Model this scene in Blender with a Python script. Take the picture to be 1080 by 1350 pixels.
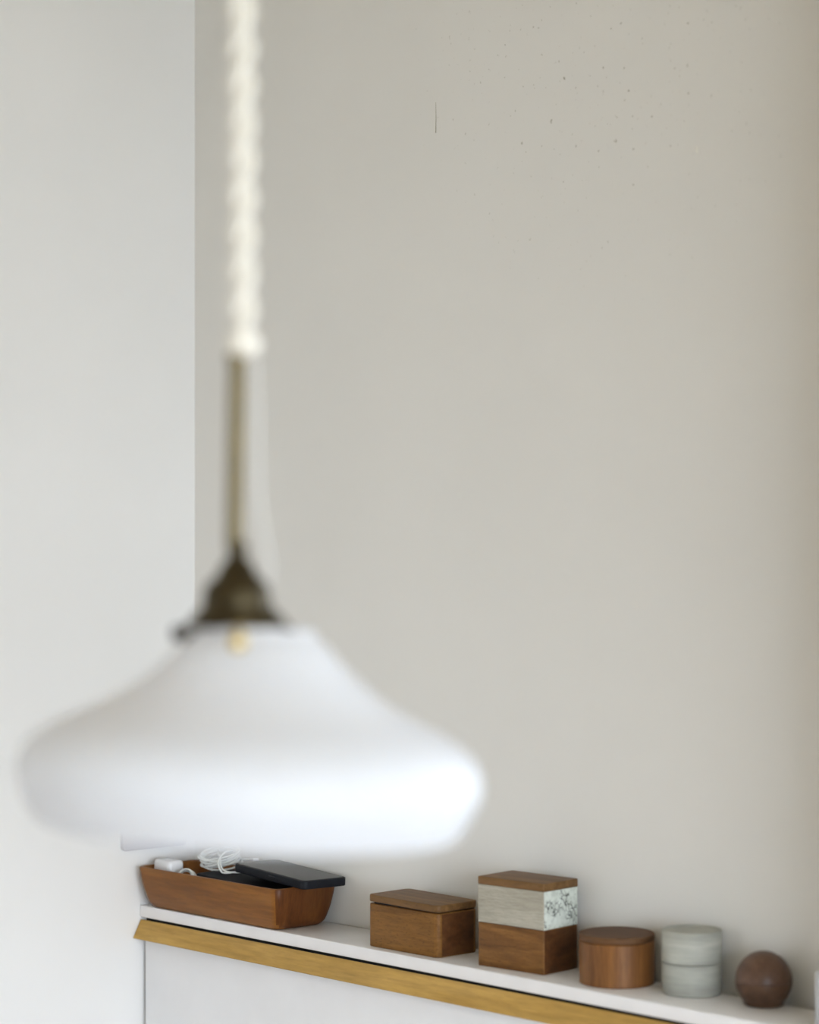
import bpy, bmesh, math, random
from mathutils import Vector, Matrix

for o in list(bpy.data.objects):
    bpy.data.objects.remove(o)
S = bpy.context.scene
C = S.collection
R = math.radians
random.seed(4)

# ------------------------------------------------------------------ camera
# world: origin in the room corner on plan, X along the back wall, -Y into the room, Z up
YAW = math.atan2(0.73477, 0.67831)
cam = bpy.data.cameras.new('camera')
cam_o = bpy.data.objects.new('camera', cam)
C.objects.link(cam_o)
cam_o.location = (2.7066, -2.1046, 1.57)
cam_o.rotation_euler = (R(90), 0, YAW)
cam.sensor_fit = 'HORIZONTAL'
cam.sensor_width = 36
cam.lens = 111.33
cam.dof.use_dof = True
cam.dof.focus_distance = 3.12
cam.dof.aperture_fstop = 4.0
S.camera = cam_o

# ------------------------------------------------------------------ world, daylight through the windows
W = bpy.data.worlds.new('overcast_sky')
S.world = W
W.use_nodes = True
bg = W.node_tree.nodes['Background']
bg.inputs[0].default_value = (0.80, 0.895, 1.02, 1)
bg.inputs[1].default_value = 13.5
S.view_settings.view_transform = 'Standard'
S.view_settings.look = 'None'
S.view_settings.gamma = 1
S.view_settings.use_curve_mapping = False
S.view_settings.exposure = 0.0

# openings: back-wall window (beside the shelf, right of the frame), window in the right-hand wall beside the camera
WB = (1.50, 2.15, 1.16, 2.08)
WR = (0.70, 4.00, 0.25, 2.35)      # distances from the back wall along the right-hand wall
WF = (0.25, 0.60, 0.20, 1.65)       # unseen low window opposite the shelf, added to brighten the front faces
ROOM_X, ROOM_Y, ROOM_H = 5.2, -4.2, 2.6
WALL_ROT = R(1.03)


def portal(name, x0, x1, z0, z1, y, rot):
    li = bpy.data.lights.new(name, 'AREA')
    li.shape = 'RECTANGLE'
    li.size = x1 - x0
    li.size_y = z1 - z0
    li.cycles.is_portal = True
    o = bpy.data.objects.new(name, li)
    C.objects.link(o)
    o.location = ((x0 + x1) / 2, y, (z0 + z1) / 2)
    o.rotation_euler = rot
    return o


portal('daylight_portal', WB[0], WB[1], WB[2], WB[3], 0.23, (R(-90), 0, 0))
portal('daylight_portal', WF[0], WF[1], WF[2], WF[3], ROOM_Y - 0.18, (R(90), 0, 0))
p = portal('daylight_portal', WR[0], WR[1], WR[2], WR[3], 0, (R(90), 0, R(90)))
p.location = (ROOM_X + 0.17, -(WR[0] + WR[1]) / 2, (WR[2] + WR[3]) / 2)


# ------------------------------------------------------------------ material helpers
def new_mat(name):
    m = bpy.data.materials.new(name)
    m.use_nodes = True
    nt = m.node_tree
    b = nt.nodes['Principled BSDF']
    return m, nt, b


def nd(nt, kind, **kw):
    n = nt.nodes.new(kind)
    for k, v in kw.items():
        setattr(n, k, v)
    return n


def lin(c):
    return tuple(((x / 255) / 12.92 if x / 255 <= 0.04045 else ((x / 255 + 0.055) / 1.055) ** 2.4) for x in c) + (1,)


def ramp(nt, stops):
    r = nd(nt, 'ShaderNodeValToRGB')
    e = r.color_ramp.elements
    while len(e) < len(stops):
        e.new(0.5)
    for i, (p, c) in enumerate(stops):
        e[i].position = p
        e[i].color = c
    return r


def coords(nt, scale=(1, 1, 1), loc=(0, 0, 0), rot=(0, 0, 0)):
    t = nd(nt, 'ShaderNodeTexCoord')
    mp = nd(nt, 'ShaderNodeMapping')
    mp.inputs['Scale'].default_value = scale
    mp.inputs['Location'].default_value = loc
    mp.inputs['Rotation'].default_value = rot
    nt.links.new(t.outputs['Object'], mp.inputs[0])
    return mp.outputs[0]


def noise(nt, vec, scale, detail=3, rough=0.55, dist=0.0):
    n = nd(nt, 'ShaderNodeTexNoise')
    n.inputs['Scale'].default_value = scale
    n.inputs['Detail'].default_value = detail
    n.inputs['Roughness'].default_value = rough
    n.inputs['Distortion'].default_value = dist
    nt.links.new(vec, n.inputs['Vector'])
    return n.outputs['Fac']


def bump(nt, b, height, strength, dist):
    bp = nd(nt, 'ShaderNodeBump')
    bp.inputs['Strength'].default_value = strength
    bp.inputs['Distance'].default_value = dist
    nt.links.new(height, bp.inputs['Height'])
    nt.links.new(bp.outputs[0], b.inputs['Normal'])


def mixc(nt, fac, a, b_, mode='MIX'):
    m = nd(nt, 'ShaderNodeMix', data_type='RGBA', blend_type=mode)
    for sock, v in ((m.inputs[0], fac), (m.inputs[6], a), (m.inputs[7], b_)):
        if hasattr(v, 'links') or isinstance(v, bpy.types.NodeSocket):
            nt.links.new(v, sock)
        else:
            sock.default_value = v
    return m.outputs[2]


def plain(name, rgb, rough=0.5, metal=0.0, coat=0.0, var=0.06, scale=40):
    m, nt, b = new_mat(name)
    n = noise(nt, coords(nt), scale, 3)
    c0 = lin(tuple(max(0, x * (1 - var)) for x in rgb))
    c1 = lin(tuple(min(255, x * (1 + var)) for x in rgb))
    r = ramp(nt, [(0.3, c0), (0.7, c1)])
    nt.links.new(n, r.inputs[0])
    nt.links.new(r.outputs[0], b.inputs['Base Color'])
    b.inputs['Roughness'].default_value = rough
    b.inputs['Metallic'].default_value = metal
    b.inputs['Coat Weight'].default_value = coat
    return m


def wood(name, dark, mid, light, grain='X', fine=1.0, rough=0.5, seed=0.0, pores=0.5):
    """3-D grain running along one axis; fibres, broad figure and short dark pores"""
    m, nt, b = new_mat(name)
    st = {'X': (0.09, 1, 1), 'Y': (1, 0.09, 1), 'Z': (1, 1, 0.09), 'H': (0.1, 0.1, 1), 'E': (1, 0.35, 0.6)}[grain]
    v = coords(nt, st, (seed, seed * 1.7, seed * 0.6))
    v2 = coords(nt, tuple(min(1, x * 3.2) for x in st), (seed * 2, seed, seed))
    broad = noise(nt, v, 55 * fine, 4, 0.6, 0.8)
    fibre = noise(nt, v, 420 * fine, 3, 0.6)
    pore = noise(nt, v2, 620 * fine, 2, 0.5)
    cloud = noise(nt, v2, 26, 2)
    r = ramp(nt, [(0.28, lin(dark)), (0.5, lin(mid)), (0.74, lin(light))])
    nt.links.new(broad, r.inputs[0])
    r2 = ramp(nt, [(0.3, (0.72, 0.72, 0.72, 1)), (0.65, (1.08, 1.08, 1.08, 1))])
    nt.links.new(fibre, r2.inputs[0])
    c = mixc(nt, 0.75, r.outputs[0], r2.outputs[0], 'MULTIPLY')
    r3 = ramp(nt, [(0.33, (1 - pores, 1 - pores, 1 - pores, 1)), (0.42, (1, 1, 1, 1))])
    nt.links.new(pore, r3.inputs[0])
    c = mixc(nt, 0.7, c, r3.outputs[0], 'MULTIPLY')
    r4 = ramp(nt, [(0.3, (0.84, 0.82, 0.8, 1)), (0.7, (1.08, 1.08, 1.08, 1))])
    nt.links.new(cloud, r4.inputs[0])
    c = mixc(nt, 0.8, c, r4.outputs[0], 'MULTIPLY')
    nt.links.new(c, b.inputs['Base Color'])
    b.inputs['Roughness'].default_value = rough
    b.inputs['Specular IOR Level'].default_value = 0.22
    bump(nt, b, fibre, 0.12, 0.0006)
    return m


def wall_paint(name, rgb, pits=False):
    m, nt, b = new_mat(name)
    v = coords(nt)
    cl = noise(nt, v, 3.0, 3)
    r = ramp(nt, [(0.3, lin(tuple(x * 0.985 for x in rgb))), (0.7, lin(rgb))])
    nt.links.new(cl, r.inputs[0])
    fine = noise(nt, v, 900, 2)
    lump = noise(nt, v, 45, 4, 0.5)
    add = nd(nt, 'ShaderNodeMath', operation='MULTIPLY_ADD')
    nt.links.new(lump, add.inputs[0])
    add.inputs[1].default_value = 1.2
    nt.links.new(fine, add.inputs[2])
    h = add.outputs[0]
    col = r.outputs[0]
    if pits:
        # small chips in the plaster, clustered by a broad mask
        pt = noise(nt, v, 150, 2, 0.5)
        pr = ramp(nt, [(0.67, (0, 0, 0, 1)), (0.76, (1, 1, 1, 1))])
        nt.links.new(pt, pr.inputs[0])
        ds = nd(nt, 'ShaderNodeVectorMath', operation='DISTANCE')
        nt.links.new(v, ds.inputs[0])
        ds.inputs[1].default_value = (0.74, 0, 2.12)
        mr = ramp(nt, [(0.10, (1, 1, 1, 1)), (0.34, (0, 0, 0, 1))])
        nt.links.new(ds.outputs['Value'], mr.inputs[0])
        mu = nd(nt, 'ShaderNodeMath', operation='MULTIPLY')
        nt.links.new(pr.outputs[0], mu.inputs[0])
        nt.links.new(mr.outputs[0], mu.inputs[1])
        col = mixc(nt, mu.outputs[0], col, lin((165, 160, 145)))
        sb = nd(nt, 'ShaderNodeMath', operation='SUBTRACT')
        nt.links.new(h, sb.inputs[0])
        nt.links.new(mu.outputs[0], sb.inputs[1])
        h = sb.outputs[0]
    nt.links.new(col, b.inputs['Base Color'])
    b.inputs['Roughness'].default_value = 0.75
    b.inputs['Specular IOR Level'].default_value = 0.25
    bump(nt, b, h, 0.10, 0.0012)
    return m


M = {}
M['wall'] = wall_paint('wall_paint', (231, 229, 224), True)
M['wall_plain'] = wall_paint('wall_paint_smooth', (238, 237, 235))
M['wall_front'] = wall_paint('wall_paint_warm', (208, 203, 196))
M['ceiling'] = wall_paint('ceiling_paint', (240, 227, 200))
M['floor'] = wood('floor_boards', (138, 116, 88), (162, 138, 106), (180, 156, 124), 'X', 0.2, 0.5)
M['trim'] = plain('cream_gloss_paint', (232, 216, 184), 0.35)
M['worktop'] = plain('white_laminate', (236, 234, 234), 0.28, var=0.012, scale=20)
M['door'] = plain('white_lacquer', (240, 240, 242), 0.42, var=0.01, scale=12)
M['gap_shade'] = plain('dark_gap_shade', (24, 28, 30), 0.8)  # near-black colour carries the shade of the gaps behind door and lid
M['maple'] = wood('honey_maple', (176, 138, 70), (190, 152, 80), (202, 164, 94), 'X', 0.45, 0.42, 2.0, 0.08)
M['cherry'] = wood('cherry_wood', (100, 58, 22), (130, 82, 34), (148, 100, 46), 'X', 0.45, 0.40, 5.0, 0.12)
M['oak'] = wood('brown_oak', (96, 62, 24), (124, 84, 36), (142, 100, 48), 'X', 1.0, 0.5, 9.0, 0.45)
M['oak_lid'] = wood('brown_oak_lid', (98, 70, 40), (120, 88, 52), (136, 102, 64), 'X', 1.0, 0.5, 14.0, 0.3)
M['walnut'] = wood('streaked_walnut', (84, 50, 22), (124, 84, 40), (150, 108, 58), 'X', 1.1, 0.48, 21.0, 0.35)
M['turned'] = wood('turned_cherry', (100, 62, 30), (132, 88, 48), (150, 106, 60), 'Z', 0.9, 0.42, 27.0, 0.15)
M['turned_lid'] = wood('turned_cherry_lid', (80, 54, 32), (98, 68, 42), (112, 80, 52), 'X', 0.9, 0.6, 31.0, 0.15)
M['ball'] = wood('ball_walnut', (78, 58, 46), (100, 76, 62), (116, 90, 74), 'X', 0.7, 0.35, 40.0, 0.15)
M['ball_low'] = wood('ball_walnut_base', (74, 54, 40), (92, 68, 52), (108, 82, 64), 'X', 0.7, 0.35, 44.0, 0.15)
M['grey_wood'] = wood('grey_washed_wood', (168, 163, 149), (182, 177, 162), (192, 188, 174), 'X', 1.4, 0.6, 50.0, 0.15)
M['grey_round'] = wood('grey_stained_wood', (156, 157, 148), (174, 175, 166), (186, 187, 178), 'H', 0.5, 0.5, 60.0, 0.05)
M['end_grain'] = wood('dark_end_grain', (60, 34, 15), (86, 52, 26), (106, 70, 38), 'E', 0.8, 0.5, 70.0, 0.2)
M['white_plastic'] = plain('white_plastic', (238, 238, 240), 0.25, var=0.01)
M['cable'] = plain('white_cable', (226, 228, 226), 0.35, var=0.02)
M['plate'] = plain('socket_plate', (200, 198, 203), 0.3, var=0.01)
M['black'] = plain('black_leather', (20, 21, 25), 0.7, var=0.15, scale=300)
M['case'] = plain('black_phone_case', (22, 24, 30), 0.55, var=0.08, scale=200)
M['screen'] = plain('phone_screen', (54, 53, 54), 0.3, var=0.04)
for k_ in ('case', 'black'):
    M[k_].node_tree.nodes['Principled BSDF'].inputs['Specular IOR Level'].default_value = 0.2
M['brass'] = plain('aged_brass', (66, 58, 40), 0.42, 0.85, var=0.25, scale=60)
M['brass_rod'] = plain('dull_brass_rod', (112, 100, 70), 0.45, 0.7, var=0.12, scale=50)
M['brass_bright'] = plain('bright_brass', (196, 172, 110), 0.35, 0.7, var=0.1)
M['bronze'] = plain('dark_bronze', (58, 46, 42), 0.5, 0.6)
M['rope'] = plain('ivory_cotton', (238, 234, 224), 0.85, var=0.05, scale=400)
M['wire'] = plain('white_flex', (234, 234, 232), 0.5, var=0.01)
M['ceramic'] = plain('white_ceramic', (206, 208, 212), 0.3, var=0.01)
M['ground'] = plain('outdoor_ground', (120, 122, 116), 0.9, var=0.1, scale=2)
M['scratch'] = plain('scratch_grey', (150, 144, 124), 0.8)
M['chip'] = plain('raised_filler', (226, 224, 216), 0.7)


def opal():
    m, nt, b = new_mat('opal_glass')
    n = noise(nt, coords(nt), 9, 2)
    r = ramp(nt, [(0.3, (0.92, 0.94, 0.98, 1)), (0.7, (0.935, 0.955, 0.99, 1))])
    nt.links.new(n, r.inputs[0])
    nt.links.new(r.outputs[0], b.inputs['Base Color'])
    b.inputs['Roughness'].default_value = 0.16
    b.inputs['IOR'].default_value = 1.27
    tr = nd(nt, 'ShaderNodeBsdfTranslucent')
    tr.inputs[0].default_value = (0.965, 0.978, 1.0, 1)
    mx = nd(nt, 'ShaderNodeMixShader')
    mx.inputs[0].default_value = 0.58
    nt.links.new(b.outputs[0], mx.inputs[1])
    nt.links.new(tr.outputs[0], mx.inputs[2])
    nt.links.new(mx.outputs[0], nt.nodes['Material Output'].inputs[0])
    return m


M['opal'] = opal()


def crackle():
    m, nt, b = new_mat('crackled_white_wash')
    v = coords(nt)
    base = noise(nt, v, 60, 4, 0.6)
    r = ramp(nt, [(0.3, lin((172, 178, 168))), (0.5, lin((206, 212, 202))), (0.7, lin((222, 228, 219)))])
    nt.links.new(base, r.inputs[0])
    wob = noise(nt, v, 160, 2)
    vm = nd(nt, 'ShaderNodeVectorMath', operation='ADD')
    sc = nd(nt, 'ShaderNodeVectorMath', operation='SCALE')
    cx = nd(nt, 'ShaderNodeCombineXYZ')
    nt.links.new(wob, cx.inputs[1])
    nt.links.new(wob, cx.inputs[2])
    nt.links.new(cx.outputs[0], sc.inputs[0])
    sc.inputs['Scale'].default_value = 0.008
    nt.links.new(v, vm.inputs[0])
    nt.links.new(sc.outputs[0], vm.inputs[1])
    vo = nd(nt, 'ShaderNodeTexVoronoi', feature='DISTANCE_TO_EDGE')
    vo.inputs['Scale'].default_value = 140
    nt.links.new(vm.outputs[0], vo.inputs['Vector'])
    cr = ramp(nt, [(0.02, (1, 1, 1, 1)), (0.09, (0, 0, 0, 1))])
    nt.links.new(vo.outputs['Distance'], cr.inputs[0])
    mk = noise(nt, coords(nt, loc=(0, 0.013, 0.02)), 75, 2)
    mr = ramp(nt, [(0.50, (0, 0, 0, 1)), (0.60, (1, 1, 1, 1))])
    nt.links.new(mk, mr.inputs[0])
    mu = nd(nt, 'ShaderNodeMath', operation='MULTIPLY')
    nt.links.new(cr.outputs[0], mu.inputs[0])
    nt.links.new(mr.outputs[0], mu.inputs[1])
    c = mixc(nt, mu.outputs[0], r.outputs[0], lin((48, 50, 46)))
    nt.links.new(c, b.inputs['Base Color'])
    b.inputs['Roughness'].default_value = 0.6
    iv = nd(nt, 'ShaderNodeMath', operation='SUBTRACT')
    iv.inputs[0].default_value = 1
    nt.links.new(mu.outputs[0], iv.inputs[1])
    bump(nt, b, iv.outputs[0], 0.5, 0.0006)
    return m


M['crackle'] = crackle()


# ------------------------------------------------------------------ mesh helpers
def link(name, bm, mat, parent=None, loc=(0, 0, 0), rot=(0, 0, 0), sharp=38, smooth=True):
    bmesh.ops.recalc_face_normals(bm, faces=bm.faces)
    for f in bm.faces:
        f.smooth = smooth
    if smooth:
        for e in bm.edges:
            if len(e.link_faces) == 2 and e.calc_face_angle(0) > R(sharp):
                e.smooth = False
    me = bpy.data.meshes.new(name)
    bm.to_mesh(me)
    bm.free()
    for m in (mat if isinstance(mat, (list, tuple)) else [mat]):
        me.materials.append(m)
    o = bpy.data.objects.new(name, me)
    C.objects.link(o)
    o.location = loc
    o.rotation_euler = rot
    if parent:
        o.parent = parent
    return o


def thing(name, label, cat, loc, rotz=0.0, group=None):
    o = bpy.data.objects.new(name, None)
    o.empty_display_size = 0.03
    C.objects.link(o)
    o.location = loc
    o.rotation_euler = (0, 0, rotz)
    return tag(o, label, cat, group)


def tag(o, label, cat, group=None):
    o['label'] = label
    o['category'] = cat
    if group:
        o['group'] = group
    return o


def structure(o, label=None):
    o['kind'] = 'structure'
    if label:
        o['label'] = label
    return o


def box(bm, x0, x1, y0, y1, z0, z1, bev=0.0, seg=2, mat=0):
    vs = [bm.verts.new((x, y, z)) for z in (z0, z1) for y in (y0, y1) for x in (x0, x1)]
    fs = []
    for q in ((0, 2, 3, 1), (4, 5, 7, 6), (0, 1, 5, 4), (2, 6, 7, 3), (1, 3, 7, 5), (0, 4, 6, 2)):
        f = bm.faces.new([vs[i] for i in q])
        f.material_index = mat
        fs.append(f)
    if bev > 0:
        es = list({e for f in fs for e in f.edges})
        bmesh.ops.bevel(bm, geom=es, offset=bev, segments=seg, profile=0.5, affect='EDGES')
    return fs


def bevbox(x0, x1, y0, y1, z0, z1, bev=0.001, seg=2):
    bm = bmesh.new()
    box(bm, x0, x1, y0, y1, z0, z1, bev, seg)
    return bm


def lathe(profile, n=64, closed=False):
    """profile: list of (r, z); r==0 collapses to the axis"""
    bm = bmesh.new()
    rings = []
    for r, z in profile:
        if r <= 1e-7:
            rings.append([bm.verts.new((0, 0, z))])
        else:
            rings.append([bm.verts.new((r * math.cos(2 * math.pi * i / n), r * math.sin(2 * math.pi * i / n), z)) for i in range(n)])
    pairs = list(zip(rings, rings[1:]))
    if closed:
        pairs.append((rings[-1], rings[0]))
    for a, b in pairs:
        for i in range(n):
            j = (i + 1) % n
            if len(a) == 1 and len(b) == 1:
                continue
            if len(a) == 1:
                bm.faces.new((a[0], b[i], b[j]))
            elif len(b) == 1:
                bm.faces.new((a[i], b[0], a[j]))
            else:
                bm.faces.new((a[i], b[i], b[j], a[j]))
    return bm


def catmull(pts, sub=6):
    out = []
    P = [Vector(p) for p in pts]
    P = [P[0] * 2 - P[1]] + P + [P[-1] * 2 - P[-2]]
    for i in range(1, len(P) - 2):
        for k in range(sub):
            t = k / sub
            a, b, c, d = P[i - 1], P[i], P[i + 1], P[i + 2]
            out.append(0.5 * ((2 * b) + (c - a) * t + (2 * a - 5 * b + 4 * c - d) * t * t + (3 * b - a - 3 * c + d) * t ** 3))
    out.append(P[-2])
    return out


def tube(bm, pts, rad, n=8):
    pts = [Vector(p) for p in pts]
    m = len(pts)
    rr = rad if isinstance(rad, (list, tuple)) else [rad] * m
    t0 = (pts[1] - pts[0]).normalized()
    nrm = t0.orthogonal().normalized()
    rings = []
    for i, p in enumerate(pts):
        t = (pts[min(i + 1, m - 1)] - pts[max(i - 1, 0)]).normalized()
        nrm = (nrm - t * nrm.dot(t)).normalized()
        bi = t.cross(nrm)
        rings.append([bm.verts.new(p + (nrm * math.cos(2 * math.pi * k / n) + bi * math.sin(2 * math.pi * k / n)) * rr[i]) for k in range(n)])
    for a, b in zip(rings, rings[1:]):
        for k in range(n):
            j = (k + 1) % n
            bm.faces.new((a[k], a[j], b[j], b[k]))
    bm.faces.new(rings[0][::-1])
    bm.faces.new(rings[-1])


def rrect(hx, hy, r, n=6):
    r = max(1e-4, min(r, hx - 1e-4, hy - 1e-4))
    out = []
    for cx, cy, a0 in ((hx - r, hy - r, 0), (-hx + r, hy - r, 90), (-hx + r, -hy + r, 180), (hx - r, -hy + r, 270)):
        for k in range(n + 1):
            a = R(a0 + 90 * k / n)
            out.append((cx + r * math.cos(a), cy + r * math.sin(a)))
    return out


def loft(loops, close_top=True, close_bottom=True):
    """loops: list of (list of (x, y), z)"""
    bm = bmesh.new()
    rings = [[bm.verts.new((x, y, z)) for x, y in pts] for pts, z in loops]
    n = len(rings[0])
    for a, b in zip(rings, rings[1:]):
        for k in range(n):
            j = (k + 1) % n
            bm.faces.new((a[k], a[j], b[j], b[k]))
    if close_bottom:
        bm.faces.new(rings[0][::-1])
    if close_top:
        bm.faces.new(rings[-1])
    return bm


def rounded_slab(hx, hy, z0, z1, r, edge, n=6, seg=3):
    """rounded-corner slab with softened top and bottom edges"""
    loops = []
    for k in range(seg + 1):
        a = R(90 * k / seg)
        ins = edge * (1 - math.sin(a))
        loops.append((rrect(hx - ins, hy - ins, r - ins, n), z0 + edge * (1 - math.cos(a))))
    for k in range(seg + 1):
        a = R(90 * k / seg)
        ins = edge * (1 - math.cos(a))
        loops.append((rrect(hx - ins, hy - ins, r - ins, n), z1 - edge * (1 - math.sin(a))))
    return loft(loops)


# ------------------------------------------------------------------ room shell
def wall_with_hole(x0, x1, z0, z1, hole, y0, y1):
    bm = bmesh.new()
    a, b, c, d = hole
    box(bm, x0, a, y0, y1, z0, z1)
    box(bm, b, x1, y0, y1, z0, z1)
    box(bm, a, b, y0, y1, z0, c)
    box(bm, a, b, y0, y1, d, z1)
    return bm


back = structure(link('wall_back', wall_with_hole(-0.1, ROOM_X + 0.2, 0, ROOM_H, WB, 0, 0.2), M['wall'], rot=(0, 0, WALL_ROT), smooth=False), 'off-white plastered wall behind the shelf')
structure(link('wall_left', bevbox(-0.2, 0, ROOM_Y - 0.2, 0.15, 0, ROOM_H, 0), M['wall_plain'], smooth=False), 'pale off-white wall meeting the back wall in a corner')
structure(link('wall_front', wall_with_hole(0, ROOM_X + 0.2, 0, ROOM_H, WF, ROOM_Y - 0.15, ROOM_Y), M['wall_front'], smooth=False))
structure(link('wall_right', wall_with_hole(-0.05, -ROOM_Y, 0, ROOM_H, WR, 0, 0.15), M['wall_plain'], loc=(ROOM_X, 0, 0), rot=(0, 0, R(-90)), smooth=False))
structure(link('shade_pier', bevbox(1.17, 1.42, -0.115, 0.05, 0, ROOM_H, 0.004), M['wall_plain'], smooth=False), 'unseen pier added to shade the right of the back wall')  # out-of-view pier, added to block window light from the wall's right end
structure(link('floor', bevbox(-0.2, ROOM_X + 0.2, ROOM_Y - 0.2, 0.3, -0.1, 0, 0), M['floor'], smooth=False))
structure(link('ceiling', bevbox(-0.2, ROOM_X + 0.2, ROOM_Y - 0.2, 0.3, ROOM_H, ROOM_H + 0.1, 0), M['ceiling'], smooth=False))
structure(link('ground', bevbox(-30, 30, -30, 30, -0.6, -0.5, 0), M['ground'], smooth=False))

# marks on the plaster: a hairline scratch and a raised blob of filler
SCR = bmesh.new()
tube(SCR, [(0, 0, 0), (0.0003, 0, -0.02), (0, 0, -0.037)], [0.0002, 0.0003, 0.0005], 6)
link('scratch', SCR, M['scratch'], back, (0.4654, -0.0003, 2.068))
CH = lathe([(0, 0.0016), (0.0012, 0.0012), (0.002, 0)], 12)
CH.transform(Matrix.Rotation(R(90), 4, 'X') @ Matrix.Diagonal((0.8, 2.2, 1, 1)))
link('plaster_blob', CH, M['chip'], back, (0.8756, 0.0, 1.9676))

# window joinery beside the shelf and behind the camera
bm = bmesh.new()
box(bm, 1.0707, 1.156, -0.018, 0, 1.06, WB[3], 0.0015)
trim = structure(link('trim_1', bm, M['trim'], rot=(0, R(-0.4), WALL_ROT)), 'cream painted window casing at the end of the back wall')
bm = bmesh.new()
box(bm, WB[1], WB[1] + 0.085, -0.018, 0, 1.06, WB[3], 0.003)
box(bm, WB[0], WB[1] + 0.085, -0.018, 0, WB[3] + 0.02, WB[3] + 0.10, 0.003)
structure(link('trim_2', bm, M['trim'], rot=(0, 0, WALL_ROT)))


def window(name, hole, y, rot, loc=(0, 0, 0)):
    a, b, c, d = hole
    bm = bmesh.new()
    for x0, x1, z0, z1 in ((a, a + 0.05, c, d), (b - 0.05, b, c, d), (a + 0.05, b - 0.05, c, c + 0.06), (a + 0.05, b - 0.05, d - 0.05, d),
                           ((a + b) / 2 - 0.03, (a + b) / 2 + 0.03, c + 0.06, d - 0.05)):
        box(bm, x0, x1, y - 0.03, y + 0.03, z0, z1, 0.002, 1)
    structure(link(name, bm, M['trim'], loc=loc, rot=(0, 0, rot)))


window('window_1', WB, 0.12, WALL_ROT)
window('added_window', WF, ROOM_Y - 0.08, 0)
window('window_2', WR, 0.08, R(-90), (ROOM_X, 0, 0))

# ------------------------------------------------------------------ cabinet and worktop
ZT = 1.05
END = 1.16
VF = 0.0929
tag(link('worktop', bevbox(0.001, END, -VF, 0.0, ZT - 0.0155, ZT, 0.0016, 3), M['worktop'], smooth=True),
    'narrow white laminate worktop running along the back wall', 'worktop')
cab = thing('wall_cabinet', 'shallow white cabinet with a honey wood pull rail under the worktop', 'cabinet', (0, 0, 0))
link('body', bevbox(0.001, END, -0.082, -0.001, 0.08, ZT - 0.0158, 0.0005), M['gap_shade'], cab)
link('plinth', bevbox(0.02, END, -0.07, -0.003, 0.0, 0.08, 0.001), M['gap_shade'], cab)
bm = bmesh.new()
box(bm, 0.0072, END - 0.002, -0.0885, -0.0822, 0.09, ZT - 0.030, 0.001)
link('door_panel', bm, M['door'], cab)
# slanted pull rail: a board leaning outwards at its lower edge
bm = bmesh.new()
pts = [(-0.0915, ZT - 0.0186), (-0.1045, ZT - 0.0425), (-0.0985, ZT - 0.0440), (-0.0855, ZT - 0.0215)]
vs0 = [bm.verts.new((0.0015, y, z)) for y, z in pts]
vs1 = [bm.verts.new((END - 0.001, y, z)) for y, z in pts]
for i in range(4):
    j = (i + 1) % 4
    bm.faces.new((vs0[i], vs0[j], vs1[j], vs1[i]))
bm.faces.new(vs0[::-1])
bm.faces.new(vs1)
bmesh.ops.bevel(bm, geom=list(bm.edges), offset=0.0006, segments=1, affect='EDGES')
link('pull_rail', bm, M['maple'], cab)

# ------------------------------------------------------------------ socket plate on the left wall
so = thing('wall_socket', 'white wall socket plate on the left wall above the wooden tray', 'socket', (0, -0.0719, 1.1241))
bm = rounded_slab(0.0527, 0.041, 0, 0.0085, 0.006, 0.0025)
bm.transform(Matrix.Translation((0, 0, 0.041)) @ Matrix.Rotation(R(90), 4, 'Z') @ Matrix.Rotation(R(90), 4, 'X'))
link('plate', bm, M['plate'], so)
for yy in (-0.026, 0.026):
    bm = lathe([(0, 0.003), (0.0175, 0.003), (0.0185, 0.0045), (0.021, 0.0045), (0.022, 0.003), (0.022, 0.0)], 40)
    bm.transform(Matrix.Rotation(R(90), 4, 'Y'))
    link('socket_ring', bm, M['white_plastic'], so, (0.0085, yy, 0.041))
bm = lathe([(0, 0.030), (0.012, 0.030), (0.0165, 0.027), (0.0175, 0.020), (0.0175, 0)], 40)
bm.transform(Matrix.Rotation(R(90), 4, 'Y'))
link('plug', bm, M['white_plastic'], so, (0.0118, 0.026, 0.036))

# ------------------------------------------------------------------ wooden tray
TU0, TU1, TV0, TV1 = 0.010, 0.299, 0.002, 0.106
tcx, tcy = (TU0 + TU1) / 2, -(TV0 + TV1) / 2
hx, hy = (TU1 - TU0) / 2, (TV1 - TV0) / 2
prof = [(0.0190, 0.0), (0.0155, 0.0008), (0.0125, 0.0030), (0.0098, 0.0072), (0.0076, 0.0135), (0.0050, 0.024), (0.0024, 0.038), (0.0004, 0.0525), (0.0008, 0.0533), (0.0016, 0.0537),
        (0.0036, 0.0537), (0.0044, 0.0530), (0.008, 0.036), (0.0125, 0.018), (0.017, 0.0095), (0.023, 0.0065)]
M['cherry_end'] = wood('cherry_end_grain', (80, 44, 18), (100, 58, 26), (114, 70, 34), 'Z', 0.7, 0.42, 80.0, 0.15)
loops = [(rrect(hx - i, hy - i, 0.011 if k < 10 else 0.009, 5), z) for k, (i, z) in enumerate(prof)]
tbm = loft(loops)
bmesh.ops.recalc_face_normals(tbm, faces=tbm.faces)
for f in tbm.faces:
    if f.normal.x > 0.55 and f.calc_center_median().x > hx - 0.03:
        f.material_index = 1
tray = tag(link('wooden_tray', tbm, [M['cherry'], M['cherry_end']], None, (tcx, tcy, ZT), sharp=50),
           'reddish-brown wooden tray with flared sides holding a phone and white cables', 'tray')

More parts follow.
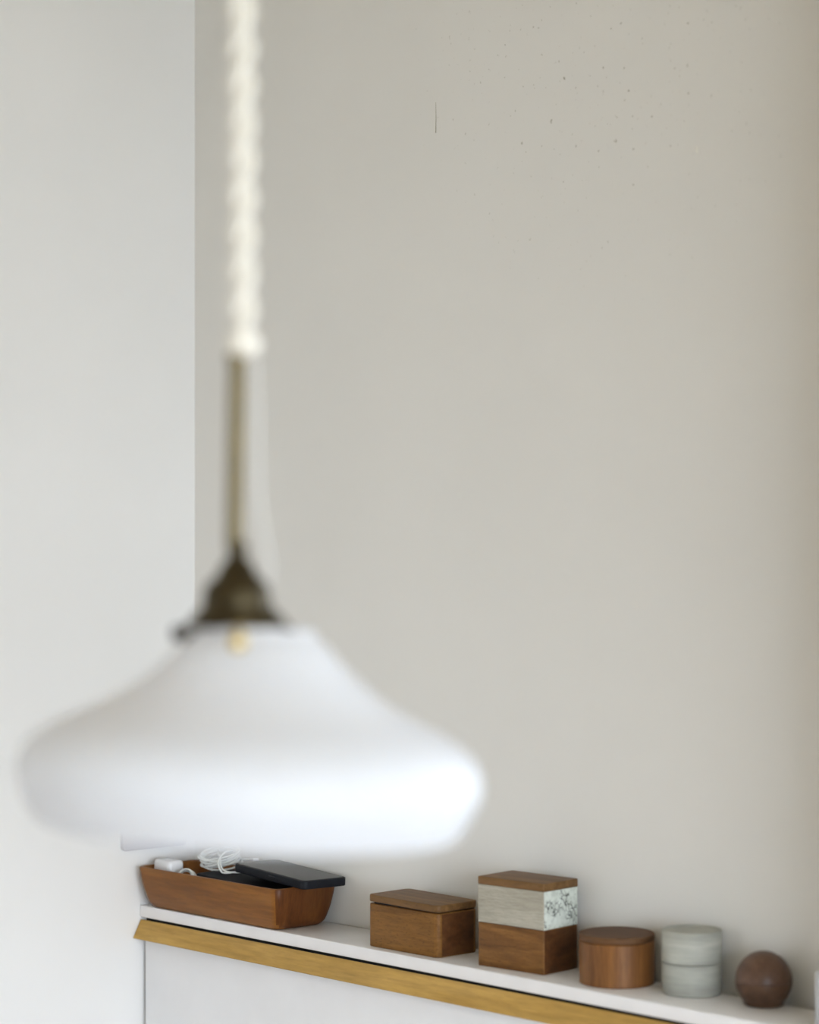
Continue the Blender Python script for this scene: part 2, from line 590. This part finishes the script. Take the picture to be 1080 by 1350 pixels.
# ------------------------------------------------------------------ things in the tray
TF = ZT + 0.0066
ch = thing('power_adapter', 'white cube power adapter at the end of the wooden tray', 'adapter', (0.0385, -0.0735, TF), R(-4))
link('body', rounded_slab(0.0195, 0.0125, 0, 0.0555, 0.006, 0.0045), M['white_plastic'], ch)
link('port_frame', rounded_slab(0.006, 0.003, 0.0551, 0.0560, 0.0025, 0.0004), M['white_plastic'], ch)

tag(link('black_case', rounded_slab(0.082, 0.0285, -0.0190, 0.0190, 0.006, 0.002), M['black'], None,
         (0.1850, -0.0535, ZT + 0.0302), (R(1.5), R(2.2), R(-1.5))), 'matt black case lying in the wooden tray beneath the phone', 'case')

ph = thing('smartphone', 'black smartphone in a case resting across the end rim of the tray', 'phone', (0.2470, -0.0405, ZT + 0.0618), 0)
ph.rotation_euler = (R(-1.0), R(2.9), R(-2.2))
link('case', rounded_slab(0.0735, 0.0355, -0.0058, 0.0048, 0.008, 0.0016), M['case'], ph)
link('screen', rounded_slab(0.0700, 0.0320, 0.0044, 0.0051, 0.005, 0.0002), M['screen'], ph)
link('camera_bump', rounded_slab(0.010, 0.014, -0.0074, -0.0055, 0.004, 0.0008), M['case'], ph, (-0.058, 0.015, 0))
link('side_button', rounded_slab(0.007, 0.0008, -0.0012, 0.0012, 0.0007, 0.0003), M['case'], ph, (0.010, -0.0358, 0.0))


def coil(center, rad, squash, n, jit, tilt, r, tail=(), lead=()):
    pts = list(lead)
    rot = Matrix.Rotation(tilt[2], 3, 'Z') @ Matrix.Rotation(tilt[1], 3, 'Y') @ Matrix.Rotation(tilt[0], 3, 'X')
    ph0 = 0
    for i in range(n * 16 + 1):
        a = 2 * math.pi * i / 16 * 1.03 + ph0
        turn = i / 16
        k = 1 + jit * math.sin(turn * 2.3) * 0.5
        p = Vector((rad * k * math.cos(a) + 0.002 * math.sin(turn * 1.7), rad * squash * k * math.sin(a),
                    jit * rad * math.sin(turn * 1.9 + a * 0.5) + (turn / n - 0.5) * rad * 0.42))
        pts.append(tuple(rot @ p + Vector(center)))
    pts += list(tail)
    bm = bmesh.new()
    tube(bm, catmull(pts, 4), r, 7)
    return bm


ca = thing('cable_bundle', 'coiled white charging cable heaped on the black case in the tray', 'cable', (0, 0, ZT))
link('coil', coil((0.1090, -0.0430, 0.0685), 0.0265, 0.74, 11, 0.17, (R(17), R(-4), R(15)), 0.00125,
                  tail=[(0.128, -0.058, 0.072), (0.140, -0.066, 0.062), (0.150, -0.064, 0.0565), (0.163, -0.050, 0.0560)]), M['cable'], ca)
bm = bmesh.new()
tube(bm, catmull([(0.118, -0.030, 0.078), (0.126, -0.050, 0.078), (0.134, -0.066, 0.068), (0.146, -0.070, 0.0565), (0.158, -0.064, 0.0560)], 6), 0.0012, 8)
link('loose_strand', bm, M['cable'], ca)
bm = bmesh.new()
tube(bm, catmull([(0.128, -0.024, 0.066), (0.138, -0.024, 0.068), (0.147, -0.022, 0.0685)], 4), 0.0016, 8)
link('connector_lead', bm, M['cable'], ca)
link('connector', bevbox(-0.006, 0.006, -0.004, 0.004, -0.002, 0.002, 0.0012), M['white_plastic'], ca, (0.152, -0.021, 0.0690), (0, 0, R(-8)))
cb = thing('small_cable', 'small looped white cable tucked beside the white power adapter', 'cable', (0, 0, ZT))
link('coil', coil((0.0840, -0.0810, 0.0445), 0.0125, 0.8, 5, 0.25, (R(60), R(10), R(10)), 0.0011,
                  tail=[(0.105, -0.080, 0.044), (0.118, -0.086, 0.042), (0.128, -0.084, 0.036)],
                  lead=[(0.072, -0.060, 0.012), (0.074, -0.070, 0.022)]), M['cable'], cb)
bm = bmesh.new()
tube(bm, catmull([(0.081, -0.030, 0.020), (0.080, -0.034, 0.050), (0.084, -0.044, 0.058), (0.094, -0.044, 0.058), (0.097, -0.036, 0.060)], 6), 0.0012, 8)
link('loose_strand', bm, M['cable'], cb)


def ends(bm, hx):
    for f in bm.faces:
        if f.calc_center_median().x > hx - 0.0004 and f.calc_area() > 2e-4:
            f.material_index = 1
    return bm


# ------------------------------------------------------------------ rectangular wooden boxes
b1 = thing('lidded_box', 'plain brown oak box with a slightly raised lid beside the tray', 'box', (0.5005, -0.0470, ZT), R(0.5))
link('body', ends(rounded_slab(0.0605, 0.0335, 0, 0.0515, 0.0075, 0.0014, 5), 0.0605), [M['oak'], M['end_grain']], b1)
link('lid_rebate', rounded_slab(0.0560, 0.0290, 0.0512, 0.0548, 0.005, 0.0004, 4), M['gap_shade'], b1)  # rebate in near black, shade of the lid gap put into its colour
link('lid', rounded_slab(0.0610, 0.0340, -0.0042, 0.0042, 0.0080, 0.0013, 5), M['oak_lid'], b1, (0.0003, 0, 0.0575), (0, R(0.45), 0))

ROT2 = R(5.0)
b2 = tag(link('wooden_box', ends(rounded_slab(0.0487, 0.0305, 0, 0.0500, 0.0016, 0.0008, 3), 0.0487), [M['walnut'], M['end_grain']], None, (0.6695, -0.0400, ZT), (0, 0, ROT2)),
         'plain walnut box at the bottom of the stack under the grey box', 'box')
b3 = thing('lidded_box', 'grey washed box with crackled end and brown lid on the walnut box', 'box', (0.6695, -0.0400, ZT + 0.0503), ROT2)
bm = rounded_slab(0.0490, 0.0307, 0, 0.0430, 0.0013, 0.0006, 3)
bm.normal_update()
for f in bm.faces:
    f.normal_update()
    c = f.calc_center_median()
    if abs(c.x - 0.049) < 0.0004 and abs(c.y) < 0.0302:
        f.material_index = 1
link('body', bm, [M['grey_wood'], M['crackle']], b3)
link('lid', rounded_slab(0.0492, 0.0310, 0.0432, 0.0522, 0.0018, 0.0009, 3), M['oak_lid'], b3)

# ------------------------------------------------------------------ round boxes
rb = thing('round_box', 'low round brown wooden box with a flat lid beside the stacked boxes', 'box', (0.8040, -0.0360, ZT), R(12))
link('body', lathe([(0, 0), (0.0405, 0), (0.0416, 0.0012), (0.0418, 0.0465), (0.0405, 0.0478), (0, 0.0478)], 96), M['turned'], rb)
link('lid', lathe([(0, 0.0480), (0.0408, 0.0480), (0.0420, 0.0488), (0.0421, 0.0543), (0.0412, 0.0552), (0, 0.0554)], 96), M['turned_lid'], rb)

gc = thing('grey_canister', 'pale grey stained wooden canister in two tiers beside the ball', 'canister', (0.9010, -0.0222, ZT), R(25))
link('body', lathe([(0, 0), (0.0305, 0), (0.0318, 0.0014), (0.0323, 0.0335), (0.0314, 0.0341), (0, 0.0341)], 96), M['grey_round'], gc)
link('lid', lathe([(0, 0.0345), (0.0312, 0.0345), (0.0324, 0.0354), (0.0325, 0.0684), (0.0321, 0.0690), (0.0308, 0.0690), (0.0300, 0.0672), (0, 0.0666)], 96), M['grey_round'], gc)

RB = 0.0302
zc = 0.0262
seam = 0.0258
low = [(0, 0)]
up = []
a0 = math.asin(zc / RB)
low.append((RB * math.cos(a0) + 0.0035, 0))
low.append((RB * math.cos(a0) + 0.0055, 0.0012))
for k in range(1, 13):
    z = 0.004 + (seam - 0.0002 - 0.004) * k / 12
    low.append((math.sqrt(max(0, RB ** 2 - (z - zc) ** 2)), z))
low.append((RB * 0.985, seam - 0.0001))
low.append((0, seam - 0.0001))
up.append((0, seam + 0.0001))
up.append((RB * 0.985, seam + 0.0001))
for k in range(0, 25):
    a = math.asin((seam + 0.0003 - zc) / RB) + (math.pi / 2 - math.asin((seam + 0.0003 - zc) / RB)) * k / 24
    up.append((max(0, RB * math.cos(a)) if k < 24 else 0, zc + RB * math.sin(a) * 1.03))
ball = thing('ball_box', 'dark brown turned wooden ball with a flat base and fine seam', 'box', (0.9970, -0.0180, ZT), R(-30))
link('base', lathe(low, 72), M['ball_low'], ball)
link('lid', lathe(up, 72), M['ball'], ball)

# pale upright block at the end of the worktop
wb = thing('white_block', 'pale upright ceramic block at the end of the worktop', 'block', (1.1210, -0.0280, ZT))
link('body', bevbox(-0.018, 0.022, -0.040, 0.006, 0, 0.056, 0.003, 3), M['ceramic'], wb)
link('edge_reflection', bevbox(-0.0200, -0.0178, -0.036, 0.004, 0.001, 0.052, 0.0006, 1), M['bronze'], wb)  # dark strip painted as the brown reflection down the block's edge

# ------------------------------------------------------------------ pendant lamp
ZR = 1.374
PX = 1 / 2087.5


def lz(py):
    return 1.57 - (py - 675) * PX - ZR


lamp = thing('pendant_lamp', 'white opal glass pendant lamp with brass stem on an ivory twisted cord', 'lamp', (1.4587, -1.0974, ZR), YAW)
TILT = R(3.1)
outer = [(0.1350, -0.0014), (0.1368, -0.0006), (0.1392, 0.0040), (0.1425, 0.0110), (0.1455, 0.0180), (0.1468, 0.0240), (0.1465, 0.0310), (0.1430, 0.0400),
         (0.1350, 0.0485), (0.1235, 0.0556), (0.1110, 0.0618), (0.0980, 0.0680), (0.0860, 0.0745), (0.0745, 0.0822), (0.0640, 0.0905), (0.0550, 0.0990),
         (0.0470, 0.1075), (0.0410, 0.1125), (0.0380, 0.1150), (0.0366, 0.1168), (0.0362, 0.1185), (0.0362, 0.1205)]
oc = [Vector((r, 0, z)) for r, z in outer]
oc = [(p.x, p.z) for p in catmull(oc, 3)]
inner = []
for i, (r, z) in enumerate(oc):
    a = Vector(oc[max(i - 1, 0)])
    b = Vector(oc[min(i + 1, len(oc) - 1)])
    t = (b - a).normalized()
    inner.append((r - 0.0032 * abs(t.y) - 0.0008, z - 0.0032 * abs(t.x)))
inner[0] = (oc[0][0] - 0.003, oc[0][1] + 0.0002)
link('glass_shade', lathe(oc + inner[::-1], 96, True), M['opal'], lamp, (0.0044, 0, 0.0033), (0, TILT, 0), sharp=60)

cap = [(0.0050, lz(712)), (0.0066, lz(718)), (0.0066, lz(728)), (0.0055, lz(734)), (0.0085, lz(740)), (0.0115, lz(750)), (0.0135, lz(760)), (0.0178, lz(766)),
       (0.0208, lz(774)), (0.0220, lz(788)), (0.0224, lz(800)), (0.0255, lz(806)), (0.0290, lz(814)), (0.0315, lz(820)), (0.0315, lz(826)), (0.0100, lz(826))]
co = link('shade_cap', lathe(cap, 48), M['brass'], lamp, (-0.0025, 0, 0), (0, 0, 0))
for ang in (-88, 152, 32):
    a = R(ang)
    bm = bmesh.new()
    ca_, sa_ = math.cos(a), math.sin(a)
    tl = -math.tan(R(3.5))
    arm = [(0.026, lz(822)), (0.0345, lz(826)), (0.0400, lz(832)), (0.0408, lz(845)), (0.0408, lz(854))]
    tube(bm, [(r * ca_, r * sa_, z + r * ca_ * tl) for r, z in arm], 0.0022, 8)
    arm_o = link('arm', bm, M['brass_bright'] if ang == -88 else M['brass'], lamp, (-0.0005, 0, 0))
    bm = bmesh.new()
    zs = lz(842) + 0.040 * ca_ * tl
    tube(bm, [(r * ca_, r * sa_, zs) for r in (0.0345, 0.0430)], 0.0020, 8)
    tube(bm, [(r * ca_, r * sa_, zs) for r in (0.0425, 0.0432, 0.0488, 0.0495)], [0.0042, 0.0052, 0.0052, 0.0042], 12)
    link('thumb_screw', bm, M['bronze'] if ang != -88 else M['brass_bright'], arm_o)

bm = bmesh.new()
tube(bm, [(-0.0046, 0, lz(722)), (-0.0025, 0, lz(464))], 0.0053, 20)
link('stem', bm, M['brass_rod'], lamp)
bm = bmesh.new()
tube(bm, [(-0.0025, 0, lz(476)), (-0.0024, 0, lz(466))], 0.0068, 20)
link('stem_collar', bm, M['brass_rod'], lamp)

# knotted end of the cord and twisted strands up to the ceiling
kn = lathe([(0, lz(473)), (0.0050, lz(472)), (0.0104, lz(465)), (0.0118, lz(455)), (0.0104, lz(445)), (0.0060, lz(436)), (0, lz(434))], 32)
link('cord_knot', kn, M['rope'], lamp, (0.0012, 0, 0))
ztop = ROOM_H - ZR - 0.02
z0 = lz(448)
for s in (0, 1):
    pts = []
    n = 420
    for i in range(n + 1):
        z = z0 + (ztop - z0) * i / n
        a = math.pi * s + math.pi * (z - lz(410)) / 0.0236
        lean = 0.0012 - 0.0035 * (z - z0)
        pts.append((0.0047 * math.cos(a) + lean, 0.0047 * math.sin(a), z))
    bm = bmesh.new()
    tube(bm, pts, 0.0045, 10)
    link('cord_strand', bm, M['rope'], lamp)
bm = bmesh.new()
tube(bm, catmull([(0.0085, 0.001, lz(462)), (0.0105, 0.001, lz(540)), (0.0110, 0.001, lz(640)), (0.0150, 0.001, lz(705)), (0.0185, 0.001, lz(740)), (0.0165, 0.001, lz(775)), (0.0150, 0.001, lz(790))], 8), 0.0009, 8)
link('flex_wire', bm, M['wire'], lamp)
link('ceiling_rose', lathe([(0, ztop + 0.0199), (0.045, ztop + 0.0199), (0.045, ztop + 0.012), (0.030, ztop + 0.002), (0.010, ztop - 0.010), (0, ztop - 0.010)], 40), M['brass'], lamp)
